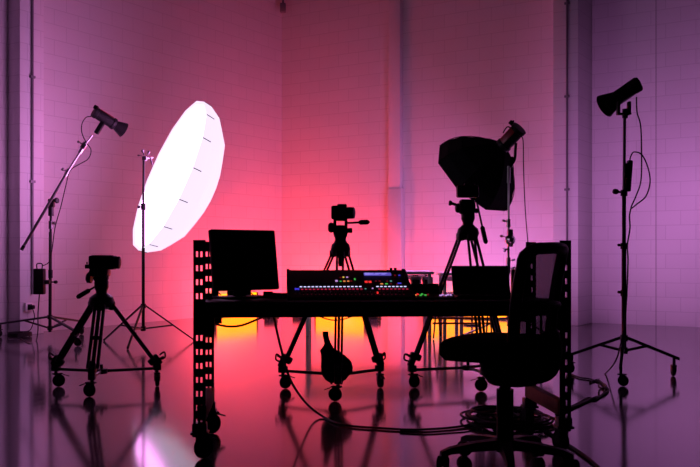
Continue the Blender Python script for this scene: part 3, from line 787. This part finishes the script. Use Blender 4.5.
lt2, d, s = monolight('studio_light', 'red-sided studio light plugged into the back of the black softbox', apx - ax * .315, apx - ax * .03, 0, 0, 0, .092, up=Vector((-.5, -.85, .35)))
b = MB().tube([P(511, 128, 11.2), P(507, 127, 11.15), P(503, 133, 11.15)], .008).box(P(512.5, 124, 11.25), (.10, .05, .05), Matrix.Rotation(.7, 3, 'Y'), bev=.01).cyl(P(512.5, 124, 11.25), P(513.5, 120.5, 11.25), .012)
b.build('carry_handle', 'plastic', lt2)
single(MB().tube([P(521.5, 136, z - .2), P(523.2, 142, z - .2), P(523.5, 165, z - .2), P(524.5, 195, z - .2), P(526, 220, z - .2), P(528.5, 250, z - .2), P(531, 290, z - .22), P(532, 322, z - .25), G(535, 338), G(548, 345)], .0065), 'light_cable', 'cable', 'thin black lead hanging from the softbox light to the floor', 'cable', G(535, 338))

# --- rolling stand at right
z = 7.2; cx = P(624, 0, z).x
rs = thing('light_stand', 'tall rolling black stand at right carrying a tilted spotlight', 'light stand', (cx, z, 0))
stand_base(rs, cx, z, [(G(674, 376.5).x, G(0, 376.5).y), (G(620.8, 386).x, G(0, 386).y), (P(572, 0, 7.55).x, 7.55)], P(0, 338, z).z, P(0, 350.5, z).z, r=.012, brace=.42)
MB().cyl((cx, z, P(0, 353, z).z), P(624, 246, z), .019).build('lower_pole', 'metal', rs)
MB().cyl(P(624, 247, z), P(624, 190, z), .016).build('middle_pole', 'metal', rs)
MB().cyl(P(624, 192, z), P(624.6, 116, z), .0125).build('upper_pole', 'steel', rs)
MB().cyl(P(622.2, 246, z - .02), P(622.2, 335, z - .02), .004).build('red_stripe', 'orange', rs)['label'] = 'red edge strip'
for py in (193, 246, 293):
    b = MB().cyl(P(624, py + 3, z), P(624, py - 3, z), .028); knob(b, P(623, py - .5, z), (-1, -.2, .1), .022 if py == 193 else .012, .085 if py == 193 else .045); b.build('pole_clamp', 'plastic', rs)
MB().cyl(P(625, 118, z), P(625, 109, z), .022).box(P(625.5, 113, z), (.045, .05, .05), bev=.01).build('spigot', 'metal', rs)
sl, d, s = monolight('spotlight', 'black spotlight with a cone reflector tilted down-left on the tall right stand', P(637.5, 85, z - .05), P(614, 100, z + .10), .0, 0, 0, .052, 'spotlight', red=False)
fr = P(614, 100, z + .10)
MB().lathe(fr + d * .0, d, [(-.02, .062), (.02, .075), (.095, .100), (.10, .095), (.06, .06)], 22).build('reflector', 'metal', sl)
R = Matrix.Rotation(.4, 3, 'Z').inverted() @ Matrix.Rotation(math.radians(-33), 3, 'Y')
MB().box(P(627.5, 91, z + .02), (.225, .10, .108), R, bev=.02).box(P(634.5, 84, z - .02), (.09, .11, .06), R, bev=.015).build('control_housing', 'plastic', sl)
b = MB()
for px in (618.2, 629): b.box(P(px, 108, z - .0), (.022, .05, .10), bev=.004)
b.box(P(623.8, 114, z), (.11, .05, .014), bev=.003); b.build('yoke', 'metal', sl)
t = thing('ballast_box', 'slim black ballast clipped to the pole below the right spotlight', 'power pack', P(628, 190, z))
MB().box(P(628.8, 176, z), (.040, .05, .25), Matrix.Rotation(.07, 3, 'Y'), bev=.008).box(P(627, 171, z), (.05, .05, .12), Matrix.Rotation(.07, 3, 'Y'), bev=.008).build('casing', 'plastic', t)
MB().box(P(625.5, 175, z), (.03, .05, .05), bev=.006).build('clip', 'metal', t)
single(MB().tube([P(636.5, 97, z), P(637, 112, z), P(640.5, 125, z - .05), P(641.5, 150, z - .05), P(641, 180, z - .05), P(636, 196, z - .05), P(631, 208, z - .05), P(637, 204, z - .03), P(646, 196, z), P(650, 182, z), P(648, 168, z), P(642, 155, z), P(634, 152, z), P(630.5, 157, z), P(630, 162, z)], .0055), 'light_cable', 'cable', 'thin black cable looping beside the ballast on the right stand', 'cable', P(631, 208, z))
single(MB().tube([P(631, 208, z - .05), P(629.5, 216, z - .03), P(630, 228, z - .02), P(627.5, 245, z - .03), P(628, 262, z - .03), P(627, 290, z - .03), P(625, 320, z - .05), P(620.5, 345, z - .12), P(615, 362, z - .3), G(605, 374), G(597, 380.5), G(590, 383)], .006), 'stand_cable', 'cable', 'black cable running down the right stand onto the floor', 'cable', G(597, 381))

# ------------------------------------------------------------------ task chair
z = 4.2; cx = P(505, 0, z).x
ch = thing('office_chair', 'black office chair with a mesh back at the right end of the workbench', 'chair', (cx, z, 0))
C0 = Vector((cx, z, 0))
b = MB().lathe(C0 + Vector((0, 0, .075)), (0, 0, 1), [(0, .035), (.01, .05), (.06, .045), (.08, .036)], 20); b.build('base_hub', 'plastic', ch)
for a in (-95, -23, 49, 121, 193):
    a = math.radians(a); dv = Vector((math.cos(a), math.sin(a), 0)); sd = Vector((-dv.y, dv.x, 0))
    st = []
    for rr, zz_, hw, hh in ((.03, .118, .034, .026), (.15, .112, .028, .022), (.27, .098, .022, .016), (.315, .082, .017, .014)):
        cpt = C0 + dv * rr + Vector((0, 0, zz_))
        st.append([cpt + sd * hw * .8 + Vector((0, 0, hh * .8)), cpt + sd * hw - Vector((0, 0, hh)), cpt - sd * hw - Vector((0, 0, hh)), cpt - sd * hw * .8 + Vector((0, 0, hh * .8))])
    arm = MB().loft(st).build('base_arm', 'plastic', ch)
    w0 = C0 + dv * .305 + Vector((0, 0, .037)); ca = a + 1.1; axv = Vector((-math.sin(ca), math.cos(ca), 0))
    b = MB()
    for s_ in (-1, 1): b.lathe(w0 + axv * (.006 * s_), axv * s_, [(0, .028), (.002, .035), (.016, .036), (.021, .028)], 16)
    b.cyl(w0 + Vector((0, 0, .0)), w0 + Vector((0, 0, .05)), .008)
    b.box(w0 + Vector((0, 0, .012)), (.02, .012, .045), Matrix.Rotation(ca, 3, 'Z'))
    b.build('caster', 'plastic', ch)
MB().cyl(C0 + Vector((0, 0, .14)), C0 + Vector((0, 0, .37)), .040).build('gas_lift_sleeve', 'plastic', ch)
MB().cyl(C0 + Vector((0, 0, .29)), C0 + Vector((0, 0, .42)), .027).build('gas_lift', 'metal', ch)
FA = math.radians(147); fw = Vector((math.cos(FA), math.sin(FA), 0)); sw = Vector((-fw.y, fw.x, 0))   # facing left and away
R = Matrix((fw, sw, Vector((0, 0, 1)))).transposed()
def CH_(f, s_, zz_): return C0 + fw * f + sw * s_ + Vector((0, 0, zz_))
b = MB()
rings = []
for f, hw, zt, zb_ in ((.252, .14, .580, .545), (.242, .20, .600, .515), (.21, .232, .614, .500), (.12, .242, .622, .500), (0, .244, .622, .502), (-.12, .238, .624, .505), (-.20, .215, .630, .510), (-.235, .17, .62, .525)):
    rg = []
    for k in range(20):
        a = 2 * math.pi * k / 20; cs_, sn = math.cos(a), math.sin(a)
        e = lambda t_: math.copysign(abs(t_) ** .5, t_)
        rg.append(CH_(f, hw * e(cs_), (zt + zb_) / 2 + (zt - zb_) / 2 * e(sn)))
    rings.append(rg)
b.loft(rings); b.build('seat', 'fabric', ch, angle=60)
b = MB()
rings = []
for zz_, hf, hs, off in ((.515, .15, .17, -.05), (.47, .145, .14, -.05), (.43, .13, .11, -.045), (.40, .11, .08, -.04), (.388, .07, .05, -.02)):
    rings.append([CH_(off + hf * math.copysign(abs(math.cos(2 * math.pi * k / 16)) ** .6, math.cos(2 * math.pi * k / 16)), hs * math.copysign(abs(math.sin(2 * math.pi * k / 16)) ** .6, math.sin(2 * math.pi * k / 16)), zz_) for k in range(16)])
b.loft(rings); b.build('tilt_mechanism', 'plastic', ch)
b = MB().tube([CH_(.0, -.10, .44), CH_(.02, -.22, .43)], .009).box(CH_(.02, -.235, .43), (.05, .03, .014), R, bev=.004); b.build('lever', 'plastic', ch)
# back: bowed frame, mesh, lumbar bar, spine
def bk(s_, h):                         # h 0..1 from bottom to top, s_ -1..1 across
    lean = -.178 - .065 * h + .01 * math.sin(h * math.pi) 
    return CH_(lean + .045 * s_ * s_ , s_ * (.222 + .015 * math.sin(h * 2.5)), .59 + .435 * h)
loop = []
for i in range(11): loop.append(bk(-1, .04 + .88 * i / 10))
for i in range(1, 8): loop.append(bk(-1 + 2 * i / 8, .985 + .02 * math.sin(math.pi * i / 8)))
for i in range(11): loop.append(bk(1, .92 - .88 * i / 10))
for i in range(1, 8): loop.append(bk(1 - 2 * i / 8, -.01))
loop.append(loop[0])
b = MB().tube(loop, .027, n=10, sub=2); b.build('back_frame', 'plastic', ch, angle=60)
b = MB()
n1, n2 = 8, 12
grid = [[b.bm.verts.new(bk(-1 + 2 * i / n1, 0.0 + j / n2)) for i in range(n1 + 1)] for j in range(n2 + 1)]
for j in range(n2):
    for i in range(n1): b.bm.faces.new((grid[j][i], grid[j][i + 1], grid[j + 1][i + 1], grid[j + 1][i]))
b.build('back_mesh', 'mesh', ch)
b = MB().tube([bk(-1, .36), bk(-.5, .40) - fw * .03, bk(0, .42) - fw * .035, bk(.5, .40) - fw * .03, bk(1, .36)], .017, n=8); b.build('lumbar_bar', 'plastic', ch)
b = MB().tube([CH_(-.05, 0, .45), CH_(-.15, 0, .445), CH_(-.215, 0, .48), CH_(-.235, 0, .58), bk(0, .14) - fw * .03], .042, n=10); b.build('back_bracket', 'plastic', ch)

# ------------------------------------------------------------------ things beyond the workbench
def white_table(label, cat, name, x0, x1, zf, dep, h, legpx, top_t=.035, apron=True):
    a = P(x0, 0, zf); e = P(x1, 0, zf)
    t = thing(name, label, cat, ((a.x + e.x) / 2, zf + dep / 2, 0))
    MB().box(((a.x + e.x) / 2, zf + dep / 2, h - top_t / 2), (e.x - a.x, dep, top_t), bev=.006).build('table_top', 'white', t)
    for x in (a.x + .05, e.x - .05):
        for y in (zf + .05, zf + dep - .05):
            MB().box((x, y, (h - top_t) / 2), (.042, .042, h - top_t), bev=.004).build('leg', 'white', t)
    MB().box(((a.x + e.x) / 2, zf + dep / 2, .50), (e.x - a.x - .06, dep - .08, .025)).build('shelf', 'white', t)
    for y in (zf + dep - .05,):
        MB().box(((a.x + e.x) / 2, y, h - top_t - .05), (e.x - a.x - .14, .025, .06)).build('apron', 'white', t)
    return t
white_table('pale table far behind the mixing console', 'table', 'side_table', 303, 434, 11.0, .75, .785, [])
white_table('narrow pale table far behind the laptop', 'table', 'side_table', 441, 466, 11.0, .60, .77, [])
for px, lab in ((416, 'dark-fronted silver case on the shelf of the pale table, nearer the console'), (428, 'dark-fronted silver case at the right end of the pale table shelf')):
    p = P(px, 0, 11.15); base = Vector((p.x, 11.25, .515))
    t = thing('equipment_case', lab, 'case', base, group='silver cases')
    MB().box(base + Vector((0, 0, .10)), (.125, .22, .20), bev=.006).build('shell', 'silver', t)
    MB().box(base + Vector((0, -.112, .10)), (.085, .006, .135), bev=.002).build('front_panel', 'plastic', t)
    MB().tube([base + Vector((-.03, 0, .198)), base + Vector((-.03, 0, .215)), base + Vector((.03, 0, .215)), base + Vector((.03, 0, .198))], .006, sub=1).build('handle', 'metal', t)
# trestle in front of the orange lamps
tz = 10.7
a = P(432, 0, tz).x; e = P(494, 0, tz).x
t = thing('trestle', 'low dark trestle with two red-lit rails behind the right tripod', 'trestle', ((a + e) / 2, tz, 0))
MB().box(((a + e) / 2, tz, .50), (e - a + .1, .07, .05), bev=.006).build('top_rail', 'metal', t)
for zz_ in (.24, .18): MB().box(((a + e) / 2, tz - .05, zz_), (e - a, .02, .022)).build('lower_rail', 'orange', t)  # red light on these rails is put into their colour
for x in (a + .06, e - .06):
    for s_ in (-1, 1):
        MB().cyl((x, tz, .48), (x + s_ * .055, tz + s_ * .14, .01), .010, n=8).build('leg', 'metal', t)

# low orange lamps along the foot of the walls; unseen, added for the floor's orange
def added_lamp_bar(px0, px1, t, n, label, off=.12, h=.36):
    u0 = solve(px0, CORNER, t, n, off); u1 = solve(px1, CORNER, t, n, off)
    c = CORNER + t * (u0 + u1) / 2 + n * off; L = abs(u1 - u0); Rw = Matrix.Rotation(math.atan2(t.y, t.x), 3, 'Z')
    o = thing('added_lamp_panel', label, 'floor light', c, group='added orange floor lights')
    MB().box(c + Vector((0, 0, .03 + (h - .03) / 2)), (L - .03, .06, h - .04), Rw, bev=.008).build('glowing_panel', 'bar', o)
    b = MB()
    for s_ in (-1, 1): b.box(c + t * s_ * (L / 2 - .008) + Vector((0, 0, h / 2)), (.016, .10, h), Rw, bev=.003)
    b.box(c + Vector((0, 0, .012)), (L, .10, .022), Rw, bev=.003); b.build('frame', 'metal', o)
    return c
added_lamp_bar(214, 256, T_L, N_L, 'added low glowing orange light panel at the left wall behind the monitor')
added_lamp_bar(316, 366, T_B, N_B, 'added low glowing orange light panel at the back wall behind the mixing console')
added_lamp_bar(424, 513, T_B, N_B, 'added long low glowing orange light panel behind the laptop and the chrome stand')
# unseen red floods added to wash the walls red
for px, t_, n_, off, pw, lab in ((271, T_L, N_L, 1.0, RED_W[0], 'added red floodlight on the floor facing the left wall, in the gap beside the monitor'),
                             (300, T_B, N_B, 1.0, RED_W[1], 'added red floodlight on the floor facing the back wall behind the left end of the console'),
                             (373, T_B, N_B, .9, RED_W[2], 'added red floodlight on the floor facing the back wall below the slim wall pier')):
    uu = solve(px, CORNER, t_, n_, off); fc = CORNER + t_ * uu + n_ * off
    Rw = Matrix.Rotation(math.atan2(t_.y, t_.x), 3, 'Z')
    fl = thing('added_flood', lab, 'floor light', fc, group='added red floodlights')
    MB().box(fc + Vector((0, 0, .085)), (.24, .10, .11), Rw, bev=.01).build('housing', 'metal', fl)
    b = MB().box(fc + Vector((0, 0, .012)), (.24, .14, .024), Rw, bev=.004)
    for s_ in (-1, 1): b.box(fc + t_ * s_ * .127 + Vector((0, 0, .055)), (.010, .04, .10), Rw)
    b.build('bracket', 'metal', fl)
    MB().box(fc - n_ * .052 + Vector((0, 0, .085)), (.21, .004, .09), Rw).build('lens', 'led_hotred', fl)
    lp = fc - n_ * .06 + Vector((0, 0, .11))
    area_light('added_red_lamp', lp, lp - n_ * 1.0 + Vector((0, 0, .6)), .14, pw, RED_COL)

# unseen violet floods added to fill the back wall, hidden by chair and laptop
for px, zf, hz_, tg, pw, spr, lab in ((541, 9.5, .46, Vector((4.9, 12.4, 2.0)), VIOLET_W, math.radians(80), 'added violet floodlight on a short pole beyond the chair back facing the right wall'),
                           (472, 12.6, .34, Vector((1.75, 14.15, 1.5)), VIOLET2_W, math.pi, 'added violet floodlight on a short pole beyond the laptop close to the back wall')):
    fc = P(px, 0, zf); fc.z = 0
    lp = fc + Vector((0, 0, hz_)); dv = (tg - lp).normalized()
    Rv = dv.to_track_quat('Y', 'Z').to_matrix()
    fl = thing('added_flood', lab, 'floor light', fc)
    MB().box(lp, (.24, .10, .13), Rv, bev=.01).build('housing', 'metal', fl)
    MB().box(lp + dv * .052, (.21, .004, .10), Rv).build('lens', 'led_violet', fl)
    MB().cyl(fc + Vector((0, 0, .01)), fc + Vector((0, 0, hz_ - .06)), .014).cyl(fc, fc + Vector((0, 0, .02)), .12, n=20).build('pole', 'metal', fl)
    area_light('added_violet_lamp', lp + dv * .06, tg, .14, pw, VIOLET_COL, spr)

# ------------------------------------------------------------------ floor cables
def cable(name, label, pts, r=.007, sub=8): return single(MB().tube(pts, r, sub=sub), name, 'cable', label, 'cable', pts[len(pts) // 2])
def Gz(px, py, h=.008): g = G(px, py); g.z = h; return g
dr = DO + DV * .6
cable('hanging_cable', 'black cable dropping from the workbench and sweeping right across the floor', [P(274, 317, 4.72), P(278, 336, 4.78), P(283, 356, 4.9), P(287, 371, 5.05), P(293, 385, 5.2), P(302, 398.5, 5.36), P(312, 409, 5.52), Gz(323, 418), Gz(335, 424), Gz(352, 427.5), Gz(380, 429.5), Gz(410, 431), Gz(440, 430), Gz(465, 427), Gz(487, 421)])
cable('drooping_cable', 'cable sagging under the left end of the workbench', [D(.05, .3, .66), D(.08, .3, .64), D(.15, .3, .625), D(.22, .3, .63), D(.30, .3, .66), D(.36, .3, .685)], .006)
cable('sagging_lead', 'thin lead sagging under the worktop below the mixing console', [D(.60, .55, .69), D(.64, .55, .655), D(.72, .55, .635), D(.80, .55, .65), D(.88, .55, .69)], .0035)
ctr = G(508, 422)
b = MB(); pts = []
for i in range(150):
    a = i * .62; rr = .17 * (1 + .18 * math.sin(i * .37)); 
    pts.append(ctr + Vector((rr * 1.0 * math.cos(a) + .09 * math.sin(i * .21), .30 * rr / .2 * .8 * math.sin(a) + .10 * math.cos(i * .13), .012 + .036 * (i / 150) + .005 * math.sin(i * .9))))
single(b.tube(pts, .0075, sub=4, n=6), 'cable_heap', 'cable', 'big heap of coiled black cable on the floor behind the chair base', 'cable', ctr)
cable('floor_cable', 'black cable from the heap running left along the floor, paler curve', [Gz(400, 432.5), Gz(425, 433.5), Gz(450, 432), Gz(470, 430), Gz(485, 425)], .006)
cable('floor_cable', 'black cable curling across the floor from the stand towards the bench post', [Gz(590, 383), Gz(598, 381), Gz(604, 386), Gz(608, 391), Gz(603, 396), Gz(594, 399), Gz(585, 403), Gz(574, 408), Gz(556, 416)], .008)
cable('floor_cable', 'looped black cable end lying right of the bench post', [Gz(570, 375), Gz(580, 378.5), Gz(590, 380), Gz(600, 383.5), Gz(606, 388, .02), Gz(604, 393, .03), Gz(599, 391, .03), Gz(600, 387, .02), Gz(605, 392), Gz(596, 400), Gz(588, 399), Gz(580, 403.5), Gz(571, 408)], .007)
cable('floor_cable', 'black cable trailing off at the lower right corner beside the bench caster', [Gz(545, 432), Gz(556, 438), Gz(568, 446), Gz(580, 454), Gz(592, 463), Gz(604, 474)], .008)
